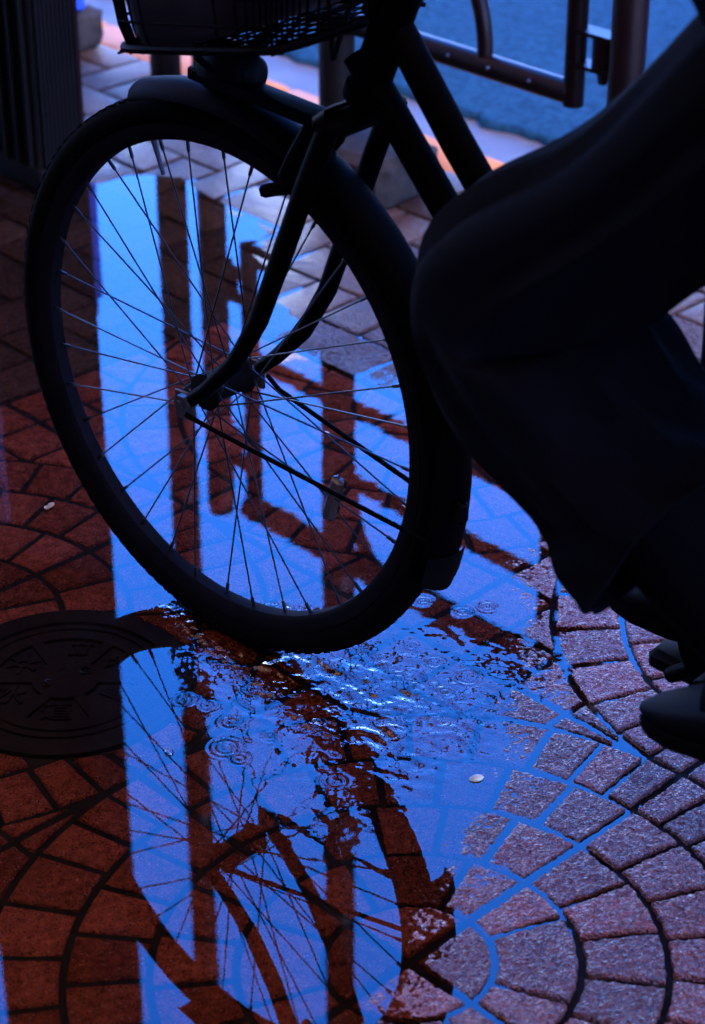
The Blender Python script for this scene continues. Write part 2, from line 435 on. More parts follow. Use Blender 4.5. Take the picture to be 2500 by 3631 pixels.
def add_grey(i0, i1, j0, j1):
    u0, u1, v0, v1 = cellrect(i0, i1, j0, j1)
    if u1 > 1.548: u1 = 1.543
    if u1 - u0 < .02: return
    if u0 < U0 + .001 and v0 < VB:
        # left of the border line: only above the fan area
        if u1 < U0 + .001 or u1 <= U0 + .03:
            v0 = max(v0, VB + .005)
        else:
            if v1 <= VB + .02: u0 = U0 + .006
    if v1 - v0 < .02 or u1 - u0 < .02: return
    grey.append(np.array([(u0, v0), (u1, v0), (u1, v1), (u0, v1)]))
for i in range(-40, 8):
    for j in range(-40, 40):
        k = (i + j) % 4
        if k == 2: add_grey(i, i + 2, j, j + 1)
        if k == 0: add_grey(i, i + 1, j, j + 2)

def lay(parent, polys, name, material, joined_name, seed0, limit=295, reach=3.2):
    rec = []
    for n, p in enumerate(polys):
        c = uv2w(p).mean(0)
        if not (-2.6 < c[0] < 2.6 and -1.2 < c[1] < 5.4): continue
        vis = bool(frame_pos(uv2w(p)).any())
        q, d = prj([[c[0], c[1], 0]])
        rec.append((0 if vis else 1, d[0], n, p, c))
    rec.sort(key=lambda r: r[:2])
    rest = MB(); cnt = 0
    for vis, d, n, p, c in rec:
        sd = sdist(c)[0]
        dense = (vis == 0) and sd > -.09 and d < 2.75 and c[0] > -.1 and material is M['brick']
        if material is M['grey']: dense = (vis == 0) and d < 3.3 and -.08 < sd < .6 and c[0] > -.2
        st_ = stone(p, dense, seed0 + n)
        if st_ is None: continue
        V, F, cc = st_
        if vis == 0 and cnt < limit:
            cnt += 1
            me = bpy.data.meshes.new(name); V2 = V - np.array([cc[0], cc[1], 0])
            me.from_pydata(V2.tolist(), [], F); me.materials.append(material)
            me.polygons.foreach_set('use_smooth', [True] * len(F)); me.update()
            o = bpy.data.objects.new(name, me); COL.objects.link(o); o.parent = parent; o.location = (cc[0], cc[1], 0)
        else:
            rest.add(V.tolist(), F)
    if rest.v:
        o = rest.build(joined_name, material, parent); o['kind'] = 'stuff'
    return cnt

def grid_sheet(name, xs, ys, zf, m, kind='structure', tf=None):
    X, Y = np.meshgrid(xs, ys); P = np.stack([X.ravel(), Y.ravel()], 1)
    if tf is not None: P = tf(P)
    Z = zf(P); nx, ny = len(xs), len(ys)
    V = np.c_[P, Z]; idx = np.arange(nx * ny).reshape(ny, nx)
    Fq = np.stack([idx[:-1, :-1], idx[:-1, 1:], idx[1:, 1:], idx[1:, :-1]], -1).reshape(-1, 4)
    me = bpy.data.meshes.new(name)
    me.vertices.add(len(V)); me.vertices.foreach_set('co', V.ravel())
    me.loops.add(Fq.size); me.loops.foreach_set('vertex_index', Fq.ravel())
    me.polygons.add(len(Fq)); me.polygons.foreach_set('loop_start', np.arange(0, Fq.size, 4)); me.polygons.foreach_set('loop_total', np.full(len(Fq), 4))
    me.update(calc_edges=True); me.polygons.foreach_set('use_smooth', [True] * len(Fq))
    me.materials.append(m); o = bpy.data.objects.new(name, me); COL.objects.link(o)
    if kind: o['kind'] = kind
    return o

def bed_z(P):
    n = vnoise(P[:, 0] * 60, P[:, 1] * 60, 11) * .0018 + vnoise(P[:, 0] * 220, P[:, 1] * 220, 12) * .0014
    g = gh(P); return g - np.where(g < -.0015, .0032 + np.clip(-.0015 - g, 0, .002) * 0, .0062) + n * np.where(g < -.0015, .5, 1)
uvgrid = lambda P: uv2w(P)
def axis(a, b, lo, hi, fine, coarse):
    A = list(np.arange(a, lo, coarse)); B = list(np.arange(lo, hi, fine)); Cc = list(np.arange(hi, b, coarse))
    return np.array(A + B + Cc + [b])
pavement = grid_sheet('pavement', axis(-3.5, U0 - .0005, -.75, U0 - .001, .006, .12), axis(-4.5, 3 * SL, -.7, 3 * SL - .001, .006, .12), bed_z, M['bed'], tf=uvgrid)
tag(pavement, 'orange fan-patterned brick pavement under rainwater', None, None, 'structure')
bed2 = MB()
paving = grid_sheet('footpath', axis(-3.5, 1.548, .3, 1.547, .02, .2), axis(-6, 6, .2, 2.6, .02, .25), lambda P: bed_z(P) - .002, M['bed'], tf=uvgrid)
tag(paving, 'grey brick footpath along the kerb', None, None, 'structure')
n_f = lay(pavement, fan, 'brick', M['brick'], 'far_bricks', 1000)
n_g = lay(paving, [g for g in grey if not (g[:, 0].max() < U0 + .002 and g[:, 1].max() < VB + .002)], 'brick', M['grey'], 'far_bricks', 9000)
print('stones', n_f, n_g)
# kerb, gutter, road
kerb = grid_sheet('kerb', np.array([1.5500, 1.6600]), np.array([-12., 14.]), lambda P: P[:, 0] * 0 - .05, M['concrete'], tf=uvgrid)
tag(kerb, 'row of faded orange kerb stones', None, None, 'structure')
ky = -4.0
while ky < 6.0:
    ln = .60; b = MB(); b.box((0, 0, -.048), (.110, ln - .006, .11), bev=.008)
    o = b.build('kerb_stone', M['kerb'], kerb); p = W3(1.605, ky + ln / 2); o.location = (p[0], p[1], rng.uniform(-.001, .001)); o.rotation_euler = (0, 0, GTH)
    ky += ln
gutter = grid_sheet('gutter', np.linspace(1.661, 1.99, 30), np.linspace(-12, 14, 400), lambda P: -.085 - .004 * w2uv(P)[:, 0] + vnoise(P[:, 0] * 14, P[:, 1] * 14, 21) * .002, M['gutter'], tf=uvgrid)
tag(gutter, 'pale wet concrete gutter beside the kerb', None, None, 'structure')
def rag(P):
    q = w2uv(P); e = 1.975 + vnoise(q[:, 1] * 22, q[:, 0] * 0, 31) * .03 + vnoise(q[:, 1] * 70, q[:, 0] * 0, 32) * .012
    return e
xs = np.concatenate([[0, .004], np.linspace(.03, 1.2, 40), [2, 4, 8, 12, 16]])
def road_tf(P):
    q = P.copy(); e = 1.975 + vnoise(q[:, 1] * 22, q[:, 1] * 0, 31) * .03 + vnoise(q[:, 1] * 70, q[:, 1] * 0, 32) * .012
    q[:, 0] = e + P[:, 0]; return uv2w(q)
def road_z(P):
    q = w2uv(P); e = rag(P); return np.where(q[:, 0] - e < .002, -.0965, -.078 + np.minimum(.0, 0) + vnoise(P[:, 0] * 4, P[:, 1] * 4, 33) * .003)
road = grid_sheet('road', xs, np.concatenate([np.arange(-60, -1, 2.), np.arange(-1, 5, .02), np.arange(5, 60, 2.)]), road_z, M['asphalt'], tf=road_tf)
tag(road, 'wet asphalt road beyond the kerb', None, None, 'structure')
ground = MB().add([(-400, -400, -.16), (400, -400, -.16), (400, 400, -.16), (-400, 400, -.16)], [(0, 1, 2, 3)]).build('ground', M['asphalt'], smooth=False); ground['kind'] = 'structure'

# ------------------------------------------------------------------ puddle with rain rings, wake and wind ripples
def RS(x, y): return unp([(x, y)])[0]
rings = []
for (x, y, r) in [(660, 2480, 26), (690, 2570, 18), (740, 2500, 22), (625, 2430, 30), (800, 2650, 46), (850, 2690, 24), (1080, 2660, 40), (960, 2610, 22), (870, 2520, 18),
                  (900, 2440, 30), (820, 2560, 26), (865, 2770, 34), (1190, 2770, 34), (940, 2530, 24), (1120, 2570, 26), (1080, 2590, 22), (1800, 2405, 34), (1660, 2400, 46),
                  (1535, 2160, 28), (1500, 2130, 20), (1640, 2170, 24), (1440, 2350, 22), (1460, 2290, 22), (1620, 2300, 26), (1730, 2150, 20), (1540, 2350, 30), (1700, 2520, 34),
                  (1400, 2600, 36), (1470, 2610, 26), (1560, 2560, 28), (1360, 2560, 30), (1290, 2480, 26), (1180, 2520, 20), (700, 2400, 20), (760, 2340, 22), (840, 2350, 18),
                  (920, 2360, 20), (1000, 2420, 22), (1640, 2640, 30), (1580, 2450, 24), (1500, 2480, 22)]:
    rings.append((RS(x, y), r / 2900.0))
T0, T1 = RS(640, 2190), RS(1640, 2640)      # water thrown back along the wheel track
def water_z(P):
    x, y = P[:, 0], P[:, 1]; z = np.zeros(len(P))
    for n_r, (c, r) in enumerate(rings):
        if n_r % 5 in (1, 3): continue
        d = np.hypot(x - c[0], y - c[1]); m = d < r * 2.2
        dd = d[m]; lam = .0072
        z[m] += (.00018 + .00042 * ((r * 7919) % .001 / .001)) * np.cos(2 * pi * (dd - r) / lam) * np.exp(-((dd - r * .92) / .0052) ** 2) + .0004 * np.exp(-(dd / .003) ** 2)
    t = T1 - T0; L = np.linalg.norm(t); t = t / L; nrm = np.array([-t[1], t[0]])
    q = P - T0; s = q @ t; w = q @ nrm
    a = np.clip(s / .05, 0, 1) * np.clip((L + .05 - s) / .12, 0, 1)
    wid = .030 + .10 * np.clip(s / L, 0, 1)
    msk = a * np.exp(-(w / wid) ** 2)
    turb = (vnoise(s * 34 + 2.2 * vnoise(x * 19, y * 19, 49), w * 62 + 2.6 * vnoise(x * 23 + 5, y * 23, 50), 40) * .0021 + vnoise(x * 70, y * 70, 41) * .0011 + vnoise(x * 140, y * 140, 42) * .0008 + vnoise(x * 280, y * 280, 43) * .00022)
    z += msk * turb * 1.7
    # bow ripple ahead of the tyre and the thin wake ridge behind it
    for (A, B, wd, am) in [(RS(560, 2140), RS(1010, 2500), .011, .0022), (RS(1010, 2500), RS(1250, 2660), .010, .0012), (RS(1260, 2285), RS(1480, 2430), .008, .0014), (RS(900, 2140), RS(1180, 2190), .010, .0012)]:
        e = B - A; l = np.linalg.norm(e); e = e / l; s2 = (P - A) @ e; w2 = (P - A) @ np.array([-e[1], e[0]])
        mk = np.clip(s2 / .02, 0, 1) * np.clip((l - s2) / .03, 0, 1) * np.exp(-(w2 / wd) ** 2)
        z += mk * am * (.45 + 1.3 * vnoise(x * 130, y * 130, 44) + .9 * vnoise(x * 260, y * 260, 45))
    # fine wind ripples, stronger in the far end
    far = np.clip((y - 2.25) / .5, 0, 1)
    ang = .25; xr = x * cos(ang) + y * sin(ang); yr = -x * sin(ang) + y * cos(ang)
    patch = np.clip(vnoise(x * 5, y * 5, 46) * 2 + .45, 0, 1)
    z += (vnoise(xr * 28, yr * 75, 47) * .00007 * far * patch + vnoise(xr * 60, yr * 120, 48) * .000022 * (.3 + far))
    return z
xs = np.concatenate([np.arange(-3, -.9, .15), np.arange(-.9, -.32, .005), np.arange(-.32, .36, .0016), np.arange(.36, .7, .005), np.arange(.7, 1.5, .1)])
ys = np.concatenate([np.arange(-1.4, 1.28, .15), np.arange(1.28, 1.70, .005), np.arange(1.70, 2.42, .0016), np.arange(2.42, 3.4, .005), np.arange(3.4, 3.7, .05)])
water = grid_sheet('water', xs, ys, water_z, M['water'])
tag(water, 'shallow rain puddle reflecting the blue sky', None, None, 'structure')

# ------------------------------------------------------------------ shop front behind the camera; unseen awning added to shade and warm the paving
shop = empty('shop_building', tuple(W3(-2.4, 1.0)), GTH)
tag(shop, 'single storey shop front behind the footpath', 'building')
b = MB(); b.box((-.1, 0, 2.1), (.2, 14, 4.2)); b.build('wall', M['wall'], shop, smooth=False)
for k in range(5):
    b = MB(); b.box((.02, -4.8 + k * 2.4, 1.3), (.05, 2.0, 2.2)); w = b.build('window', M['steel'], shop, smooth=False)
    b = MB(); b.box((.05, -4.8 + k * 2.4, 1.3), (.02, 1.84, 2.04)); b.build('pane', M['pane'], w, smooth=False)
AW0, AW1, AZ0, AZ1 = -2.38, AW_EDGE, 3.95, 3.5
awn = empty('added_awning', tuple(W3(AW0, 1.0, AZ0)), GTH)
tag(awn, 'unseen terracotta awning added to shade and warm the footpath', 'awning')
L = AW1 - AW0
b = MB(); n = 28; vs = []; fs = []
for i in range(n + 1):
    for j in range(2):
        for s_ in (0, 1):
            pass
for i in range(n + 1):
    for j in range(41):
        t = i / n; y = -7 + 14 * j / 40
        vs.append((t * L, y, (AZ1 - AZ0) * t - .05 * sin(pi * t) + .015 * sin(y * 9)))
for i in range(n):
    for j in range(40): fs.append((i * 41 + j, (i + 1) * 41 + j, (i + 1) * 41 + j + 1, i * 41 + j + 1))
b.add(vs, fs); b.build('canvas', M['awning'], awn)
for j in range(6):
    y = -6.9 + j * 2.76
    b = MB().tube([(0, y, -.06), (L, y, AZ1 - AZ0 - .06)], .02, 10); b.build('support_arm', M['steel'], awn)
b = MB().tube([(L, -7, AZ1 - AZ0 - .03), (L, 7, AZ1 - AZ0 - .03)], .03, 12); b.build('front_bar', M['steel'], awn)

# ------------------------------------------------------------------ unseen houses added across the road to cut sky light; a gap stays open
def house(u, v0, v1, hgt, label):
    w = abs(v1 - v0); hs = empty('sky_block_house', tuple(W3(u, (v0 + v1) / 2)), GTH); tag(hs, label, 'building')
    b = MB(); b.box((4, 0, hgt / 2), (8, w, hgt)); b.build('wall', M['wall'], hs, smooth=False)
    b = MB(); b.box((4, 0, hgt + .2), (8.5, w + .5, .4)); b.build('roof', M['concrete'], hs, smooth=False)
    nwin = int(w // 2.2)
    for fl in range(int(hgt // 3)):
        for k in range(nwin):
            y = -w / 2 + (k + .5) * w / nwin
            b = MB(); b.box((-.02, y, fl * 3 + 1.7), (.06, 1.3, 1.5)); f_ = b.build('window', M['steel'], hs, smooth=False)
            b = MB(); b.box((-.05, y, fl * 3 + 1.7), (.03, 1.14, 1.34)); b.build('pane', M['pane'], f_, smooth=False)
house(9.0, -14.0, 4.6, 15.0, 'unseen tall house added across the road to block sky, right of the gap')
house(9.0, 38.0, 58.0, 15.0, 'unseen tall house added across the road to block sky, left of the gap')

# ------------------------------------------------------------------ kerbside: column, blue marker, concrete feet, tall posts, guard fence
def at(u, v, z=0): return tuple(W3(u, v, z))
col = empty('roadside_column', at(.998, 2.105), GTH); tag(col, 'tall dark ribbed metal column at the left edge of the footpath', 'column')
cw, cd, ch = .095, .42, 3.6
b = MB(); b.box((0, 0, ch / 2), (cw, cd, ch), bev=.004); b.build('casing', M['column'], col)
for k in range(9):
    b = MB(); b.box((-cw / 2 + .012 + k * (cw - .024) / 8, -cd / 2 - .003, ch / 2 + .02), (.006, .010, ch - .05)); b.build('rib', M['column'], col, smooth=False)
for k in range(11):
    b = MB(); b.box((-cw / 2 - .003, -cd / 2 + .018 + k * (cd - .036) / 10, ch / 2 + .02), (.010, .008, ch - .05)); b.build('rib', M['column'], col, smooth=False)
b = MB(); b.box((cw / 2 + .004, -cd / 2 + .004, ch / 2), (.010, .012, ch)); b.build('corner_strip', M['fence'], col, smooth=False)
b = MB(); b.box((0, 0, .03), (cw + .012, cd + .012, .03), bev=.004); b.build('plinth', M['column'], col)
bb = empty('blue_board', at(.845, 2.06), GTH); tag(bb, 'dull blue board standing beside the dark ribbed column', 'board')
b = MB(); b.box((0, 0, .36), (.02, .24, .62), bev=.004); b.build('panel', M['bluedark'], bb)
for s in (-1, 1):
    b = MB(); b.box((0, s * .09, .03), (.10, .02, .06), bev=.004); b.build('foot', M['plastic'], bb)

def block(u, v, su, sv, h, label):
    o = MB(); o.box((0, 0, h / 2), (su, sv, h), bev=.016)
    r = o.build('concrete_block', M['concrete'], loc=at(u, v, .001)); r.rotation_euler = (0, 0, GTH + .06)
    me = r.data
    import bmesh
    bm = bmesh.new(); bm.from_mesh(me); bmesh.ops.subdivide_edges(bm, edges=bm.edges[:], cuts=3, use_grid_fill=True)
    for v_ in bm.verts:
        q = v_.co; s_ = vnoise(np.array([q.x * 30]), np.array([q.y * 30 + q.z * 41]), 51)[0] * .010
        v_.co = q + q.normalized() * s_
    bm.to_mesh(me); bm.free(); shade(me)
    tag(r, label, 'concrete block', 'concrete blocks by the kerb'); return r
block(1.47, 2.56, .14, .20, .095, 'rough concrete block under the blue marker post')
block(1.385, 1.49, .16, .20, .095, 'rough concrete block at the foot of the dark post behind the wheel')
mk = empty('marker_post', at(1.47, 2.52, .096), GTH); tag(mk, 'bright blue marker post standing on a concrete block', 'marker post')
b = MB(); b.box((0, -.015, .235), (.05, .085, .47), bev=.008); b.build('body', M['blue'], mk)
b = MB(); b.torus(.026, .010, (0, -.015, .50), 24, 10); b.build('ring', M['plastic'], mk)

def tall_post(u, v, r, h, label, base=False):
    t = empty('street_post', at(u, v), GTH); tag(t, label, 'post', 'tall posts along the kerb')
    b = MB().tube([(0, 0, -.01), (0, 0, h)], r, 24); b.build('pole', M['post'], t)
    b = MB().tube([(0, 0, .0), (0, 0, .012), (0, 0, .03)], [r * 1.7, r * 1.7, r * 1.15], 24); b.build('base_collar', M['post'], t)
    for k in (.9, 1.8):
        b = MB().tube([(0, 0, k), (0, 0, k + .03)], r * 1.06, 24); b.build('band', M['steel'], t)
    b = MB().tube([(0, 0, h), (0, 0, h + .01), (0, 0, h + .02)], [r * 1.05, r * .9, r * .3], 24); b.build('cap', M['post'], t)
    return t
tall_post(1.45, 2.150, .0315, 3.4, 'tall brown post farthest along the kerb, left of the guard fence')
tall_post(1.45, 1.648, .0335, 3.4, 'tall dark post behind the bicycle basket')

fz = empty('guard_fence', at(1.45, 1.5), GTH); tag(fz, 'brown pipe guard fence along the kerb with hinge brackets', 'fence')
def FV(v): return v - 1.5
def fence_post(v):
    b = MB().tube([(0, FV(v), 0), (0, FV(v), .90), (0, FV(v), .915), (0, FV(v), .925)], [.029, .029, .024, .008], 20)
    o = b.build('post', M['fence'], fz)
    b = MB().tube([(0, FV(v), .002), (0, FV(v), .012)], .05, 20); b.build('base_plate', M['fence'], o)
    return o
for v in (2.022, .972, 2.022 + 1.7 - .35, .972 - 1.05): fence_post(v)
def bar(name, pts, r, parent=fz):
    b = MB().tube([(0, FV(v), z) for v, z in pts], r, 14); return b.build(name, M['fence'], parent)
VL, VR = 1.910, 1.080
bar('upright', [(VL, .25), (VL, .885)], .018); bar('upright', [(VR, .25), (VR, .885)], .018)
bar('top_rail', [(VL + .018, .862), (VR - .018, .862)], .027)
bar('bottom_rail', [(VL, .270), (VR, .270)], .021)
bar('middle_rail', [(VL, .505), (VR, .505)], .017)
bar('middle_rail', [(1.61, .672), (VR, .672)], .016)
arcp = [(1.28 + .0 + .18 * (1 - cos(t)), .285 + .215 * sin(t) * 1.0) for t in np.linspace(0, pi / 2, 14)]
bar('arch', arcp, .014)
arcp2 = [(1.61 - .10 * (1 - cos(t)), .672 + .18 * sin(t)) for t in np.linspace(0, pi / 2, 12)]
bar('arch', arcp2, .014)
def hinge(vp, vu, z):
    s = np.sign(vu - vp); c = FV((vp + vu) / 2)
    h = MB(); h.box((0, c, z + .028), (.036, abs(vu - vp) + .006, .007)); h.box((0, c, z - .028), (.036, abs(vu - vp) + .006, .007))
    o = h.build('hinge_bracket', M['fence'], fz, smooth=False)
    b = MB().tube([(0, FV(vp) + s * .048, z - .026), (0, FV(vp) + s * .048, z + .026)], .020, 16); b.build('hinge_pin', M['fence'], o)
    b = MB().tube([(0, FV(vp) + s * .048, z - .052), (0, FV(vp) + s * .048, z - .030)], [.008, .012], 6); b.build('bolt', M['steel'], o)
for vp, vu in ((2.022, VL), (.972, VR)):
    for z in (.352, .735): hinge(vp, vu, z)
# welded studs on the lower rail
for v in np.linspace(1.16, 1.44, 4):
    b = MB().tube([(-.020, FV(v), .276), (-.026, FV(v), .276)], [.004, .002], 8); b.build('rivet', M['steel'], fz)
# neighbouring fence panels, same build
def copy_tree(o, parent=None):
    c = o.copy(); COL.objects.link(c); c.parent = parent
    for ch in o.children: copy_tree(ch, c)
    return c

# ------------------------------------------------------------------ valve cover sunk in the bricks
MC = RS(233, 2400)
mh = empty('valve_cover', (MC[0], MC[1], -.0016)); tag(mh, 'round cast iron water valve cover with raised characters under the rainwater', 'manhole cover')
mh.rotation_euler = (0, 0, 0)
def disc_prof(prof, n=96):
    vs = []; fs = []
    for r, z in prof:
        for i in range(n): vs.append((r * cos(2 * pi * i / n), r * sin(2 * pi * i / n), z))
    for k in range(len(prof) - 1):
        for i in range(n): fs.append((k * n + i, k * n + (i + 1) % n, (k + 1) * n + (i + 1) % n, (k + 1) * n + i))
    return vs, fs
b = MB(); v_, f_ = disc_prof([(.151, -.012), (.150, -.0008), (.148, 0), (.122, 0), (.1205, -.0035)]); b.add(v_, f_); b.build('frame', M['iron'], mh)
b = MB(); v_, f_ = disc_prof([(.1200, -.0055), (.1165, -.0040), (.1160, -.0012), (.1085, -.0012), (.1078, -.0036), (.1035, -.0036), (.1030, -.0008), (.0865, -.0008), (.0855, -.0048), (.0405, -.0048), (.0395, -.0006), (.004, -.0006)])
n_ = 96; b.add(v_, f_); b.f.append(tuple((len(v_) - n_) + i for i in range(n_))); lid = b.build('lid', M['iron'], mh)
for k in range(6):
    a = radians(0 + 60 * k); d = np.array([cos(a), sin(a)]); nn = np.array([-d[1], d[0]])
    b = MB(); pts = [d * .038 + nn * .007, d * .087 + nn * .007, d * .087 - nn * .007, d * .038 - nn * .007]
    b.add([(p[0], p[1], -.005) for p in pts] + [(p[0], p[1], -.0010) for p in pts], [(4, 7, 6, 5), (0, 1, 5, 4), (1, 2, 6, 5), (2, 3, 7, 6), (3, 0, 4, 7)])
    b.build('rib', M['iron'], lid, smooth=False)
def text(body, x, y, size, rot=0.0, name='character'):
    cu = bpy.data.curves.new(name, 'FONT'); cu.body = body; cu.size = size; cu.align_x = 'CENTER'; cu.align_y = 'CENTER'; cu.extrude = .0014; cu.resolution_u = 3
    t = bpy.data.objects.new(name, cu); COL.objects.link(t)
    bpy.context.view_layer.update()
    me = bpy.data.meshes.new_from_object(t.evaluated_get(bpy.context.evaluated_depsgraph_get())); me.name = name
    bpy.data.objects.remove(t)
    me.materials.clear(); me.materials.append(M['iron'])
    o = bpy.data.objects.new(name, me); COL.objects.link(o); o.parent = lid; o.location = (x, y, -.0032); o.rotation_euler = (0, 0, rot)
    return o
text('\u6c34', -.061, -.033, .040, -.25); text('\u9053', -.004, -.066, .040, 0.05); text('\u7acb', .012, .064, .034, 0.0)
text('\u7c73', .062, .036, .038, -.2)
for k in range(4):
    b = MB(); b.box((.058 + .005 * k, -.034 + .004 * k, -.0034), (.034, .005, .0024), rot=[[cos(-.5), -sin(-.5), 0], [sin(-.5), cos(-.5), 0], [0, 0, 1]]); b.build('character', M['iron'], lid, smooth=False)
b = MB()
for k in range(6):
    a = radians(60 * k + 20); b.box((-.055 + .014 * cos(a), .034 + .014 * sin(a), -.0034), (.014, .004, .0024), rot=[[cos(a), -sin(a), 0], [sin(a), cos(a), 0], [0, 0, 1]])
v_, f_ = disc_prof([(.0085, -.0045), (.0085, -.0022), (.0052, -.0022), (.0052, -.0045)], 24); b.add([(x - .055, y + .034, z) for x, y, z in v_], f_); b.build('emblem', M['iron'], lid, smooth=False)
for (bd, x, y) in (('O', .022, .014), ('S', -.020, -.012)):
    o = text(bd, x, y, .022, 0.0); o.location.z = .0002
b = MB(); v_, f_ = disc_prof([(.011, .0004), (.0095, .0004), (.009, -.003)], 20); b.add([(x * .7 - .004, y * 1.1 + .010, z) for x, y, z in v_], f_); b.build('key_hole', M['bed'], lid)

# ------------------------------------------------------------------ bicycle (X forward, Y to its left, Z up; origin at the front tyre's contact)
BX, BY, BROT = -.1471, 2.1735, radians(138.1)
bike = empty('bicycle', (BX, BY, 0.0), BROT); tag(bike, 'black city bicycle with a wire basket rolling through the puddle', 'bicycle')
HZ = .335
def wheel(cx, names=True):
    w = {}
    b = MB(); b.torus(.3175, .0175, (0, 0, 0), 128, 16); ty = b.build('tyre', M['rubber'], bike, loc=(cx, 0, HZ))
    tr = MB()
    for k in range(120):
        a = 2 * pi * k / 120
        for y in (-.008, 0, .008):
            rk = .3346 if y == 0 else .3328
            c = np.array([rk * cos(a), y, rk * sin(a)]); ca, sa = cos(a), sin(a)
            tr.box(c, (.0014, .0045, .010), rot=[[ca, 0, -sa], [0, 1, 0], [sa, 0, ca]])
    tr.build('tread', M['rubber'], ty, smooth=False)
    b = MB(); b.torus(.2900, 0, (0, 0, 0), 128, prof=[(-.0045, -.008), (-.0055, 0), (-.0045, .008), (.001, .0125), (.0145, .0130), (.0145, .0105), (.006, .008), (.006, -.008), (.0145, -.0105), (.0145, -.0130), (.001, -.0125)])
    rm = b.build('rim', M['alloy'], bike, loc=(cx, 0, HZ))
    b = MB(); b.tube([(0, -.034, 0), (0, -.030, 0), (0, -.029, 0), (0, -.022, 0), (0, .022, 0), (0, .029, 0), (0, .030, 0), (0, .034, 0)], [.011, .022, .022, .017, .017, .022, .022, .011], 28)
    hb = b.build('hub', M['alloy'], bike, loc=(cx, 0, HZ))
    b = MB().tube([(0, -.072, 0), (0, .072, 0)], .0048, 10); b.build('axle', M['steel'], hb)
    for s in (-1, 1):
        b = MB().tube([(0, s * .060, 0), (0, s * .068, 0)], .0105, 6); b.build('axle_nut', M['steel'], hb)
    me_c = {}
    for k in range(36):
        a = 2 * pi * k / 36 + .03
        side = 1 if k % 2 == 0 else -1; lead = 1 if (k // 2) % 2 == 0 else -1
        if (side, lead) not in me_c:
            ah = lead * radians(58)
            p0 = np.array([.0205 * cos(ah), side * .029, .0205 * sin(ah)]); p1 = np.array([.2865, side * .002, 0])
            dv = p1 - p0; q = p1 - dv / np.linalg.norm(dv) * .015
            m_ = MB().tube([p0, q, q + (p1 - q) * .01, p1], [.00105, .00105, .0022, .0022], 6)
            o = m_.build('spoke', M['spoke'], bike); me_c[(side, lead)] = o.data
        else:
            o = bpy.data.objects.new('spoke', me_c[(side, lead)]); COL.objects.link(o); o.parent = bike
        o.location = (cx, 0, HZ); o.rotation_euler = (0, -a, 0)
    b = MB().tube([(0, 0, -.285), (0, 0, -.245)], [.003, .0025], 8); o = b.build('valve', M['steel'], rm); o.rotation_euler = (0, radians(200), 0)
    return hb
wheel(0.0); wheel(-1.10)
# wheel reflector between two spokes
def on_wheel(px, py, y=0.0):
    d = np.array([(px - PW / 2) / PF, cos(PITCH) + (PH / 2 - py) / PF * sin(PITCH), -sin(PITCH) + (PH / 2 - py) / PF * cos(PITCH)])
    F3 = np.array([cos(BROT), sin(BROT), 0]); N3 = np.array([-sin(BROT), cos(BROT), 0])
    o = np.array([0, 0, CAM_H]); c = np.array([BX, BY, 0])
    t = ((c + N3 * y - o) @ N3) / (d @ N3); P = o + t * d - c
    return P @ F3, P[2]
rx, rz = on_wheel(1195, 1760)
ra = math.atan2(rz - HZ, rx)
b = MB(); b.box((0, 0, 0), (.018, .012, .062), bev=.005); rf = b.build('wheel_reflector', M['amber'], bike, loc=(rx, .006, rz)); rf.rotation_euler = (0, -ra + .15, 0)
b = MB()
for s in (-1, 1): b.box((0, -.008, s * .018), (.010, .006, .008))
b.build('clip', M['plastic'], rf, smooth=False)
# fork
for s in (1, -1):
    pts = [(-.208, s * .048, .700), (-.182, s * .050, .640), (-.147, s * .052, .552), (-.112, s * .054, .466), (-.075, s * .055, .405), (-.030, s * .056, .358), (0, s * .056, .333)]
    b = MB().tube(pts, [.0118, .0118, .0115, .0108, .0098, .0088, .0082], 14); fb = b.build('fork_blade', M['black'], bike)
    b = MB().box((.004, s * .056, .328), (.030, .006, .036), bev=.002); b.build('dropout', M['steel'], fb)
def AXp(z): return -.182 - (z - .641) / math.tan(radians(68))
b = MB(); b.box((AXp(.705), 0, .705), (.040, .122, .030), bev=.012); b.build('fork_crown', M['black'], bike)
b = MB().tube([(AXp(.722), 0, .722), (AXp(.735), 0, .735), (AXp(.736), 0, .736), (AXp(.862), 0, .862), (AXp(.863), 0, .863), (AXp(.876), 0, .876)], [.024, .024, .0205, .0205, .024, .024], 20); b.build('head_tube', M['black'], bike)
b = MB().tube([(AXp(.876), 0, .876), (AXp(.985), 0, .985)], .0125, 14); st = b.build('stem', M['alloy'], bike)
b = MB().tube([(-.535, .285, .985), (-.43, .275, 1.005), (-.345, .21, 1.015), (-.315, .10, 1.005), (-.312, 0, .995), (-.315, -.10, 1.005), (-.345, -.21, 1.015), (-.43, -.275, 1.005), (-.535, -.285, .985)], .0112, 12); hbr = b.build('handlebar', M['alloy'], bike)
for s in (1, -1):
    b = MB().tube([(-.545, s * .286, .983), (-.425, s * .274, 1.006)], [.017, .0155], 14); b.build('grip', M['rubber'], hbr)
    b = MB().tube([(-.36, s * .225, .998), (-.40, s * .262, .975), (-.50, s * .275, .955)], [.006, .006, .005], 8); b.build('brake_lever', M['alloy'], hbr)
    b = MB().tube([(-.36, s * .225, .998), (-.26, s * .16, 1.06), (-.20, s * .06, .99), (-.19, s * .03, .86), (-.19, .02, .76)], .0026, 8); b.build('brake_cable', M['plastic'], hbr)
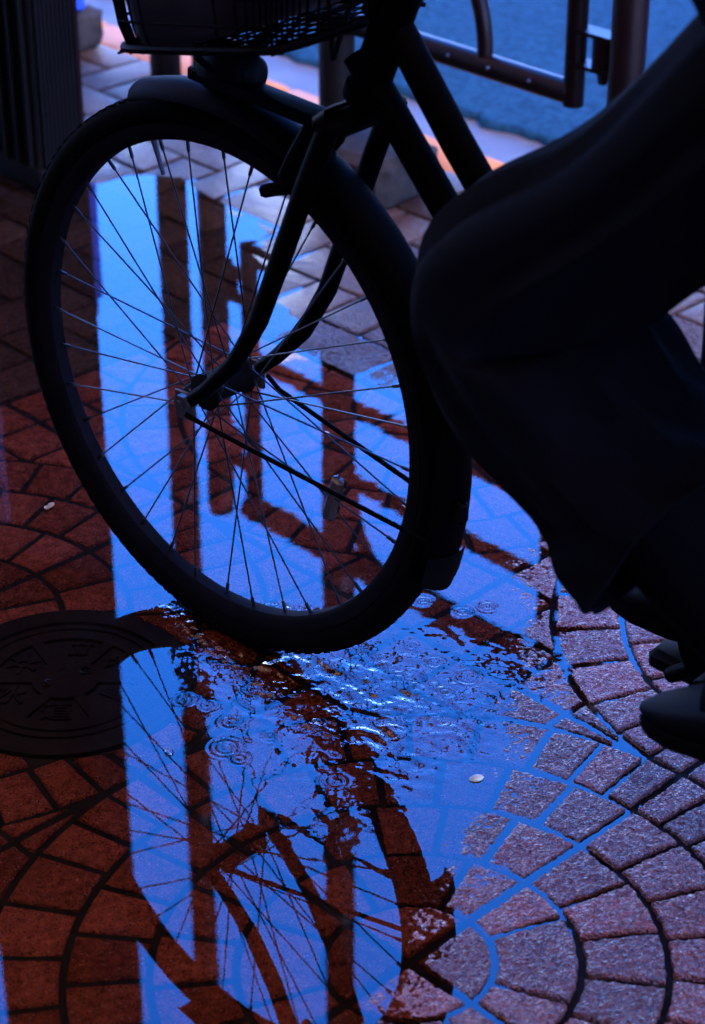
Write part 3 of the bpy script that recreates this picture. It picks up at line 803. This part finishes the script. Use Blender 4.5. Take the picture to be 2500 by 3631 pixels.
# frame
for pts, r in (([(-.226, 0, .823), (-.241 - .016, 0, .800), (-.332, 0, .706), (-.43, 0, .595), (-.53, 0, .47), (-.63, 0, .36)], .0165), ([(-.205, 0, .765), (-.226, 0, .742), (-.294, 0, .665), (-.40, 0, .545), (-.52, 0, .41), (-.69, 0, .265)], .0165)):
    b = MB().tube(pts, r, 16); b.build('down_tube', M['black'], bike)
b = MB().tube([(-.70, 0, .255), (-.885, 0, .74)], .0155, 16); b.build('seat_tube', M['black'], bike)
b = MB().tube([(-.885, 0, .74), (-.925, 0, .845)], .0127, 14); b.build('seat_post', M['alloy'], bike)
for s in (1, -1):
    b = MB().tube([(-.71, s * .02, .255), (-.85, s * .045, .29), (-1.10, s * .062, HZ)], .0095, 12); b.build('chain_stay', M['black'], bike)
    b = MB().tube([(-.87, s * .018, .70), (-.95, s * .05, .57), (-1.10, s * .062, HZ)], .008, 12); b.build('seat_stay', M['black'], bike)
b = MB()
sd_v = []; sd_f = []
for i in range(15):
    t = i / 14; x = -.79 - .27 * t; hw = .018 + .085 * (t ** 1.6); hh = .02 + .02 * t
    for k in range(14):
        a = 2 * pi * k / 14; sd_v.append((x, hw * cos(a), .862 + .02 * t + hh * sin(a) * (1 if sin(a) > 0 else 1.2) - .012 * (cos(a) ** 2)))
for i in range(14):
    for k in range(14): sd_f.append((i * 14 + k, i * 14 + (k + 1) % 14, (i + 1) * 14 + (k + 1) % 14, (i + 1) * 14 + k))
sd_f.append(tuple(range(13, -1, -1))); sd_f.append(tuple(14 * 14 + k for k in range(14)))
b.add(sd_v, sd_f).build('saddle', M['plastic'], bike)
# mudguards
def mudguard(cx, a0, a1, R=.353, w=.030, dep=.020):
    b = MB(); vs = []; fs = []; n = 60; m = 11
    for lay in (0, 1):
        for i in range(n + 1):
            a = a0 + (a1 - a0) * i / n
            for k in range(m):
                t = -1 + 2 * k / (m - 1); rr = R - dep * (1 - math.sqrt(max(0, 1 - (t * .985) ** 2))) - lay * .0015
                vs.append((cx - rr * sin(a), w * t, HZ - rr * cos(a)))
    o = (n + 1) * m
    for i in range(n):
        for k in range(m - 1):
            a_ = i * m + k; q = (a_, a_ + 1, a_ + m + 1, a_ + m); fs.append(q); fs.append(tuple(o + x for x in q[::-1]))
    for i in range(n):
        fs.append((i * m, i * m + m, o + i * m + m, o + i * m)); fs.append((i * m + m - 1, o + i * m + m - 1, o + i * m + 2 * m - 1, i * m + 2 * m - 1))
    b.add(vs, fs); return b.build('mudguard', M['black'], bike)
fg = mudguard(0, radians(74), radians(198))
b = MB()
vs = []; fs = []
for i in range(9):
    a = radians(76 - 8 * i / 8); R = .357 + .004 * (i / 8) ** 2; hw = .034 * (1 - .35 * max(0, (i - 5) / 3) ** 2)
    for k in range(7):
        t = -1 + 2 * k / 6; rr = R - .012 * t * t; vs.append((-rr * sin(a), hw * t, HZ - rr * cos(a)))
for i in range(8):
    for k in range(6): a_ = i * 7 + k; fs.append((a_, a_ + 1, a_ + 8, a_ + 7))
b.add(vs, fs).build('mud_flap', M['plastic'], fg)
a = radians(86); b = MB(); b.box((-.362 * sin(a), .012, HZ - .362 * cos(a)), (.014, .016, .026), bev=.005); b.build('bolt_cap', M['plastic'], fg)
for s in (1, -1):
    a = radians(79); e = (-.338 * sin(a), s * .031, HZ - .338 * cos(a))
    b = MB().tube([(-.006, s * .066, HZ - .012), (-.03, s * .060, HZ - .020), e], .0029, 10); b.build('mudguard_stay', M['black'], bike)
rg = mudguard(-1.10, radians(95), radians(270))
# brake caliper over the front tyre
b = MB(); b.box((-.178, 0, .690), (.016, .04, .016), bev=.004)
for s in (1, -1): b.tube([(-.168, 0, .690), (-.162, s * .028, .682), (-.148, s * .034, .655), (-.126, s * .027, .625)], [.007, .008, .007, .006], 8)
bc = b.build('brake_caliper', M['black'], bike)
for s in (1, -1):
    b = MB(); b.box((-.112, s * .021, .606), (.050, .012, .014), rot=[[.93, 0, .36], [0, 1, 0], [-.36, 0, .93]], bev=.003); b.build('brake_pad', M['rubber'], bc)
# head lamp and basket bracket
b = MB(); b.tube([(.002, 0, .712), (-.004, 0, .712), (-.03, 0, .712), (-.062, 0, .710), (-.070, 0, .710)], [.024, .028, .028, .020, .010], 22); lp = b.build('head_lamp', M['plastic'], bike)
b = MB().tube([(.0035, 0, .712), (.006, 0, .712)], [.024, .018], 22); b.build('lens', M['glass'], lp)
b = MB()
b.box((-.095, .012, .697), (.215, .030, .014), rot=[[.9976, 0, -.07], [0, 1, 0], [.07, 0, .9976]], bev=.002)
for s in (1, -1): b.tube([(-.02, .012, .705), (-.03, s * .05, .735), (-.04, s * .055, .752)], .004, 8)
b.build('basket_bracket', M['black'], bike)
# wire basket
bx0, bx1, bw, bz = -.205, .030, .115, .742
tx0, tx1, tw, tz = -.235, .060, .145, .985
def bk(x, y, t):
    """basket wall point: x,y on unit plan (-1..1), t height 0..1"""
    X = ((bx0 + bx1) / 2 + x * (bx1 - bx0) / 2) * (1 - t) + ((tx0 + tx1) / 2 + x * (tx1 - tx0) / 2) * t
    zb = bz + .024 * (1 - x); return (X, y * (bw * (1 - t) + tw * t), zb + (tz - zb) * t)
def sq(a, e=.28):
    c, s = cos(a), sin(a); return math.copysign(abs(c) ** e, c), math.copysign(abs(s) ** e, s)
ringm = MB()
NR = 56
ringm.tube([bk(*sq(2 * pi * k / NR + .02), 1.0) for k in range(NR)], .0050, 8, closed=True)
bsk = ringm.build('basket', M['black'], bike)
MB().tube([bk(*sq(2 * pi * k / NR + .02), .02) for k in range(NR)], .0045, 8, closed=True).build('base_ring', M['black'], bsk)
for k in range(NR):
    x, y = sq(2 * pi * k / NR + .02)
    if k == 0:
        pass
    b = MB().tube([bk(x, y, 1.0), bk(x, y, .5), bk(x, y, .12), bk(x * .97, y * .97, .02), bk(x * .90, y * .90, -.005)], .0015, 5); b.build('wire', M['black'], bsk)
for t in (.14, .28, .42, .56, .70, .85):
    b = MB().tube([bk(*sq(2 * pi * k / NR + .02), t) for k in range(NR)], .0016, 5, closed=True); b.build('wire', M['black'], bsk)
for k in range(9):
    y = -.9 + 1.8 * k / 8; b = MB().tube([bk(-.98, y, 0), bk(0, y, -.012), bk(.98, y, 0)], .0016, 5); b.build('wire', M['black'], bsk)
for k in range(13):
    x = -.92 + 1.84 * k / 12; b = MB().tube([bk(x, -.98, 0), bk(x, 0, -.012), bk(x, .98, 0)], .0014, 5); b.build('wire', M['black'], bsk)
# cranks, chain case
BBX, BBZ = -.70, .255
ca = math.atan2(.10, -.125)
for s in (1, -1):
    d = np.array([cos(ca), sin(ca)]) * (1 if s == 1 else -1)
    e = (BBX + .165 * d[0], s * .085, BBZ + .165 * d[1])
    b = MB().tube([(BBX, s * .07, BBZ), e], [.012, .009], 10); ck = b.build('crank', M['black'], bike)
    b = MB(); b.box((e[0], s * .135, e[2]), (.075, .085, .024), bev=.006); b.build('pedal', M['plastic'], ck)
b = MB(); cc = []
for k in range(22): t = pi / 2 + pi * k / 21; cc.append((BBX + .0 - .105 * cos(t) * 1.0, BBZ + .105 * sin(t)))
cc = [(BBX + .105 * cos(t), BBZ + .105 * sin(t)) for t in np.linspace(pi / 2, -pi / 2, 20)] + [(-1.10 + .055 * cos(t), HZ + .055 * sin(t)) for t in np.linspace(-pi / 2, -3 * pi / 2, 14)]
n = len(cc); vs = [(x, -.046, z) for x, z in cc] + [(x, -.066, z) for x, z in cc]
fs = [tuple(range(n)), tuple(range(2 * n - 1, n - 1, -1))] + [(i, n + i, n + (i + 1) % n, (i + 1) % n) for i in range(n)]
b.add(vs, fs).build('chain_case', M['black'], bike, smooth=False)
b = MB().tube([(BBX, -.05, BBZ), (BBX, .06, BBZ)], .021, 18); b.build('bottom_bracket', M['black'], bike)
# rear carrier, stand
b = MB()
for s in (1, -1): b.tube([(-.93, s * .03, .715), (-1.35, s * .055, .715)], .005, 8)
for k in range(4): b.tube([(-1.0 - .11 * k, -.05, .715), (-1.0 - .11 * k, .05, .715)], .004, 8)
b.build('rear_carrier', M['steel'], bike)

# bag in the basket (rests in it: a thing of its own)
bag = empty('shoulder_bag', (BX, BY, .778), BROT); tag(bag, 'soft dark nylon bag lying in the bicycle basket', 'bag')
import bmesh
bm = bmesh.new(); bmesh.ops.create_cube(bm, size=1.0); bmesh.ops.subdivide_edges(bm, edges=bm.edges[:], cuts=12, use_grid_fill=True)
for v_ in bm.verts:
    q = np.array(v_.co) * 2; l = np.linalg.norm(q, 4 if False else 2); sqn = (np.abs(q) ** 8).sum() ** .125
    q = q / max(sqn, 1e-6)
    t = (q[2] + 1) / 2
    ww = 1 + .25 * t
    nse = vnoise(np.array([q[0] * 2.2 + 5]), np.array([q[1] * 2.2 + q[2] * 1.7]), 61)[0]
    v_.co = (-.084 + q[0] * .108 * ww * (1 + .10 * nse), q[1] * .107 * ww * (1 + .10 * nse), -.010 - .022 * q[0] * (1 - q[2]) + .004 + .128 * (q[2] + 1) * (1 + .12 * nse))
me = bpy.data.meshes.new('body'); bm.to_mesh(me); bm.free(); me.materials.append(M['bag']); shade(me, 60)
o = bpy.data.objects.new('body', me); COL.objects.link(o); o.parent = bag
b = MB().tube([(-.17, .02, .21), (-.13, .09, .26), (-.05, .11, .255), (.01, .05, .22)], .009, 8, flat=(1.6, .5)); b.build('strap', M['plastic'], bag)
b = MB().tube([(-.16, .0, .235), (-.08, .01, .245), (-.01, .0, .232)], .004, 6); b.build('zip', M['steel'], bag)

# ------------------------------------------------------------------ rider
per = empty('person', (BX, BY, 0.0), BROT); tag(per, 'rider in a long dark coat and wide dark trousers pedalling the bicycle', 'person')
def skin_mesh(name, nodes, edges, mat_, parent, sub=2, root=0):
    me = bpy.data.meshes.new(name); me.from_pydata([n[0] for n in nodes], edges, []); me.update()
    o = bpy.data.objects.new(name, me); COL.objects.link(o)
    md = o.modifiers.new('skin', 'SKIN'); sk = me.skin_vertices
    if not sk:
        bm_ = bmesh.new(); bm_.from_mesh(me); bm_.verts.layers.skin.verify(); bm_.to_mesh(me); bm_.free()
    for i, n in enumerate(nodes):
        r = n[1]; me.skin_vertices[0].data[i].radius = (r, r) if np.isscalar(r) else r
        me.skin_vertices[0].data[i].use_root = (i == root)
    ms = o.modifiers.new('sub', 'SUBSURF'); ms.levels = sub; ms.render_levels = sub
    bpy.context.view_layer.update()
    me2 = bpy.data.meshes.new_from_object(o.evaluated_get(bpy.context.evaluated_depsgraph_get())); me2.name = name
    bpy.data.objects.remove(o); me2.materials.clear(); me2.materials.append(mat_); shade(me2, 180)
    o2 = bpy.data.objects.new(name, me2); COL.objects.link(o2); o2.parent = parent; return o2
PN = (-.855, .13, .355); 
nodes = [((-.93, 0, .93), .12), ((-.91, 0, 1.08), .115), ((-.86, 0, 1.24), .13), ((-.80, 0, 1.39), .10), ((-.77, 0, 1.46), .052), ((-.74, 0, 1.53), .055), ((-.72, 0, 1.60), .085), ((-.72, 0, 1.68), .075),
         # near (left) leg
         ((-.90, .09, .92), .09), ((-.70, .12, .80), .075), ((-.50, .14, .66), .055), ((-.66, .14, .51), .05), ((-.82, .14, .385), .034), ((-.795, .14, .335), .032), ((-.775, .14, .318), .020),
         # far leg
         ((-.90, -.09, .92), .09), ((-.70, -.11, .76), .075), ((-.635, -.13, .635), .055), ((-.64, -.13, .45), .048), ((-.635, -.13, .275), .034), ((-.61, -.13, .235), .030), ((-.575, -.13, .222), .020),
         # arms
         ((-.82, .17, 1.37), .058), ((-.74, .25, 1.18), .045), ((-.56, .285, 1.035), .030), ((-.49, .283, 1.02), .026),
         ((-.82, -.17, 1.37), .058), ((-.74, -.25, 1.18), .045), ((-.56, -.285, 1.035), .030), ((-.49, -.283, 1.02), .026)]
edges = [(0, 1), (1, 2), (2, 3), (3, 4), (4, 5), (5, 6), (6, 7), (0, 8), (8, 9), (9, 10), (10, 11), (11, 12), (12, 13), (13, 14), (0, 15), (15, 16), (16, 17), (17, 18), (18, 19), (19, 20), (20, 21),
         (3, 22), (22, 23), (23, 24), (24, 25), (3, 26), (26, 27), (27, 28), (28, 29)]
body = skin_mesh('body', nodes, edges, M['skin'], per)
# fingers curled round the grips
for s in (1, -1):
    for k in range(4):
        x = -.445 - .020 * k; y = s * (.276 + .0028 * k); z = 1.004 - .003 * k
        nd = [((x - .0, y - s * .004, z + .026), .0095), ((x + .002, y + s * .024, z + .014), .0088), ((x + .002, y + s * .026, z - .010), .008), ((x, y + s * .008, z - .022), .0072)]
        skin_mesh('finger', nd, [(0, 1), (1, 2), (2, 3)], M['skin'], body, 1)
    nd = [((-.47, s * .276, 1.022), .011), ((-.435, s * .262, 1.016), .010), ((-.418, s * .262, .994), .008)]
    skin_mesh('thumb', nd, [(0, 1), (1, 2)], M['skin'], body, 1)
# head details
b = MB().tube([(-.655, 0, 1.625), (-.630, 0, 1.605), (-.640, 0, 1.595)], [.006, .012, .007], 8); b.build('nose', M['skin'], per)
for s in (1, -1):
    b = MB().tube([(-.652, s * .030, 1.632), (-.643, s * .030, 1.632)], [.012, .006], 10); b.build('eye', M['hair'], per)
    b = MB().tube([(-.72, s * .078, 1.60), (-.725, s * .086, 1.615), (-.73, s * .080, 1.63)], [.010, .014, .008], 8); b.build('ear', M['skin'], per)
b = MB().tube([(-.648, .018, 1.568), (-.642, 0, 1.566), (-.648, -.018, 1.568)], [.003, .006, .003], 8); b.build('mouth', M['skin'], per)
skin_mesh('hair', [((-.745, 0, 1.70), .085), ((-.775, 0, 1.62), .08), ((-.775, 0, 1.53), .06)], [(0, 1), (1, 2)], M['hair'], per, 2)

def garment(name, secs, m, parent, n=48, fold=.010, seed=70, closed_ends=(False, False), thick=.004, fold_n=9):
    """cloth tube: secs = list of (centre, (axis a), (axis b), ra, rb); folds run along it and twist a little"""
    S = []
    K = len(secs); sub = 10
    def lerp(i, t): 
        a = [np.array(x, float) for x in secs[i]]; c = [np.array(x, float) for x in secs[i + 1]]
        p0 = [np.array(x, float) for x in secs[max(i - 1, 0)]]; p3 = [np.array(x, float) for x in secs[min(i + 2, K - 1)]]
        return [.5 * ((2 * a[q]) + (-p0[q] + c[q]) * t + (2 * p0[q] - 5 * a[q] + 4 * c[q] - p3[q]) * t * t + (-p0[q] + 3 * a[q] - 3 * c[q] + p3[q]) * t ** 3) for q in range(5)]
    rows = []
    for i in range(K - 1):
        for j in range(sub): rows.append(lerp(i, j / sub))
    rows.append([np.array(x, float) for x in secs[-1]])
    vs = []; R = len(rows)
    for lay in (0, 1):
        for i, (c, A, B, ra, rb) in enumerate(rows):
            s_ = i / (R - 1)
            for k in range(n):
                t = 2 * pi * k / n
                w = vnoise(np.array([cos(t) * fold_n * .45 + s_ * 1.2]), np.array([sin(t) * fold_n * .45 + s_ * 2.6]), seed)[0] * 1.7 + vnoise(np.array([cos(t) * 2 + s_ * 9]), np.array([sin(t) * 2 + s_ * 4]), seed + 1)[0] * .8
                f = 1 + 0 * w
                rr = fold * w * (.5 + .7 * s_) - lay * thick
                vs.append(c + A * (ra + rr) * cos(t) + B * (rb + rr) * sin(t))
    fs = []
    o = R * n
    for i in range(R - 1):
        for k in range(n):
            q = (i * n + k, i * n + (k + 1) % n, (i + 1) * n + (k + 1) % n, (i + 1) * n + k); fs.append(q); fs.append(tuple(o + x for x in q[::-1]))
    for row in (0, R - 1):
        for k in range(n):
            q = (row * n + k, row * n + (k + 1) % n, o + row * n + (k + 1) % n, o + row * n + k); fs.append(q if row else q[::-1])
    b = MB().add(vs, fs); return b.build(name, m, parent)
Yv = (0, 1, 0)
def nx(dx, dz):
    l = math.hypot(dx, dz); return (-dz / l, 0, dx / l)
# near trouser leg: thigh, knee, wide calf with a flared hem
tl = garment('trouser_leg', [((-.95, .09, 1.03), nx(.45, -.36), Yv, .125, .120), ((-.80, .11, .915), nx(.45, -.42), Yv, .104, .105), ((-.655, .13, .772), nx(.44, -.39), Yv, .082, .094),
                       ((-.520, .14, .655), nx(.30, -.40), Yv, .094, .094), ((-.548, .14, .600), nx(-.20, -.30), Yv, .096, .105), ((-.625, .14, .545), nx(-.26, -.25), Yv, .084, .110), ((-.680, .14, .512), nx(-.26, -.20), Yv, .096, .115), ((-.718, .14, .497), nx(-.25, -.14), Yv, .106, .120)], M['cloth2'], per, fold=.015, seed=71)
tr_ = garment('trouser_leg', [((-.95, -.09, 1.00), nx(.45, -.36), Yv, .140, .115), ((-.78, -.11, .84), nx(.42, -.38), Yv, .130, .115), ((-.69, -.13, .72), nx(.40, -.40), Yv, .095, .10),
                       ((-.645, -.13, .635), nx(.15, -.42), Yv, .082, .095), ((-.640, -.13, .53), nx(0, -.40), Yv, .078, .095), ((-.640, -.13, .40), nx(-.03, -.36), Yv, .085, .10), ((-.645, -.13, .315), nx(-.03, -.36), Yv, .095, .105)], M['cloth2'], per, fold=.012, seed=73)
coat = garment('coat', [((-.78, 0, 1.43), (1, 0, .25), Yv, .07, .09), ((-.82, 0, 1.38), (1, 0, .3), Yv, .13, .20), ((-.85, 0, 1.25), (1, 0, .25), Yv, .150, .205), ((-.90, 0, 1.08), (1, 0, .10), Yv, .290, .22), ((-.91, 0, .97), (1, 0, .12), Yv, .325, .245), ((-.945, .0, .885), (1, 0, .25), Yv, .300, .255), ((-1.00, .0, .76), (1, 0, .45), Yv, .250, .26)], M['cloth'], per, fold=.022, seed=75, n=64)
for s in (1, -1):
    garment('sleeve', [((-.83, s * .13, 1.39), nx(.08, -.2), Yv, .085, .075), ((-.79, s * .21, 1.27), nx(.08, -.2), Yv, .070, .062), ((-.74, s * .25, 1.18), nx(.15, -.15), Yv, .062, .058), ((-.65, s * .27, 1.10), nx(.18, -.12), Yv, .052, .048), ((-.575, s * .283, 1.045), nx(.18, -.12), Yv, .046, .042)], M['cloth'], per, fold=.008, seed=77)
def shoe(ax, y, az, pitch):
    """shoe: heel at origin side, toe forward; built as lofted sections then pitched toe-down"""
    secs = [(-.085, .026, .000, .060), (-.065, .034, -.004, .075), (-.02, .036, -.004, .080), (.04, .040, -.006, .062), (.10, .043, -.006, .044), (.150, .034, -.004, .032), (.185, .020, -.002, .020), (.202, .007, .000, .010)]
    vs = []; fs = []; n = 20
    for x, w, z0, h_ in secs:
        for k in range(n):
            t = 2 * pi * k / n; c_, s_ = cos(t), sin(t)
            z = z0 + (h_ * .5) * (1 + (abs(s_) ** .8) * math.copysign(1, s_)) if s_ > 0 else z0 + (h_ * .5) * (1 - min(1, abs(s_) * 1.6))
            vs.append((x, w * (abs(c_) ** .8) * math.copysign(1, c_), z))
    for i in range(len(secs) - 1):
        for k in range(n): fs.append((i * n + k, i * n + (k + 1) % n, (i + 1) * n + (k + 1) % n, (i + 1) * n + k))
    fs.append(tuple(range(n - 1, -1, -1))); fs.append(tuple((len(secs) - 1) * n + k for k in range(n)))
    up = MB().add(vs, fs)
    o = up.build('shoe', M['shoe'], per); 
    sl = []; sf = []
    for zz in (-.016, -.002):
        for x, w in ((-.088, .02), (-.07, .034), (-.02, .033), (.04, .040), (.10, .044), (.155, .034), (.187, .020), (.204, .007)): sl.append((x, w, zz))
        for x, w in reversed(((-.088, .02), (-.07, .034), (-.02, .033), (.04, .040), (.10, .044), (.155, .034), (.187, .020), (.204, .007))): sl.append((x, -w, zz))
    m_ = 16
    sf = [tuple(range(m_ - 1, -1, -1)), tuple(range(m_, 2 * m_))] + [(i, (i + 1) % m_, m_ + (i + 1) % m_, m_ + i) for i in range(m_)]
    MB().add(sl, sf).build('sole', M['rubber'], o, smooth=False)
    o.location = (ax, y, az); o.rotation_euler = (0, pitch, 0); return o
shoe(-.880, .140, .335, radians(16)); shoe(-.655, -.135, .218, radians(8))
for s, p in ((1, (-.825, .14, .40)), (-1, (-.64, -.13, .30))):
    b = MB().tube(([(-.64, .14, .53), (-.70, .14, .480), (-.77, .14, .425), (-.82, .14, .385), (-.81, .14, .340), (-.77, .14, .318)] if s == 1 else [(-.64, -.13, .50), (-.64, -.13, .40), (-.635, -.13, .275), (-.615, -.13, .235), (-.58, -.13, .225)]), ([.060, .058, .052, .046, .044, .036] if s == 1 else [.058, .056, .046, .044, .036]), 16); b.build('sock', M['cloth'], per)

# ------------------------------------------------------------------ bits lying in the water
def petal(px, py, label, m, sz=.008, z=.0012):
    c = RS(px, py); vs = [(0, 0, 0)]; n = 12
    for k in range(n):
        a = 2 * pi * k / n; r = sz * (1 + .25 * cos(2 * a) + .12 * cos(5 * a + 1)); vs.append((r * cos(a), r * .7 * sin(a), .0010 + .0006 * sin(3 * a)))
    top = MB().add(vs + [(x, y, z_ - .0008) for x, y, z_ in vs], [(0, 1 + k, 1 + (k + 1) % n) for k in range(n)] + [(n + 1, n + 2 + (k + 1) % n, n + 2 + k) for k in range(n)] + [(1 + k, n + 2 + k, n + 2 + (k + 1) % n, 1 + (k + 1) % n) for k in range(n)])
    o = top.build('petal', m, loc=(c[0], c[1], z)); o.rotation_euler = (0, 0, px % 3); tag(o, label, 'petal'); return o
petal(1445, 1797, 'small pale petal floating in the puddle behind the front tyre', M['petal'])
petal(175, 1793, 'small yellowish petal on the bricks left of the front wheel', M['seed'], .0075, -.001)
petal(1160, 1540, 'tiny white petal in the puddle inside the front wheel', M['petal'], .004)
c = RS(1690, 2762); b = MB(); v_ = []; f_ = []
for i in range(9):
    t = i / 8; x = -.0085 + .017 * t; r = .0046 * math.sqrt(max(.02, sin(pi * t))) * (1 + .15 * t)
    for k in range(12): a = 2 * pi * k / 12; v_.append((x, r * cos(a), r * .8 * sin(a)))
for i in range(8):
    for k in range(12): f_.append((i * 12 + k, i * 12 + (k + 1) % 12, (i + 1) * 12 + (k + 1) % 12, (i + 1) * 12 + k))
f_.append(tuple(range(11, -1, -1))); f_.append(tuple(96 + k for k in range(12)))
o = b.add(v_, f_).build('seed', M['seed'], loc=(c[0], c[1], .0008)); o.rotation_euler = (0, 0, .3); tag(o, 'small pale seed husk floating at the edge of the puddle', 'seed')
c = RS(600, 2668); v_, f_ = disc_prof([(.0055, 0), (.0050, .0018), (.0036, .0033), (.0018, .0042), (.0002, .0045)], 20)
o = MB().add(v_, f_).build('bubble', M['water'], loc=(c[0], c[1], .0003)); tag(o, 'single rain bubble floating on the puddle near the valve cover', 'bubble')
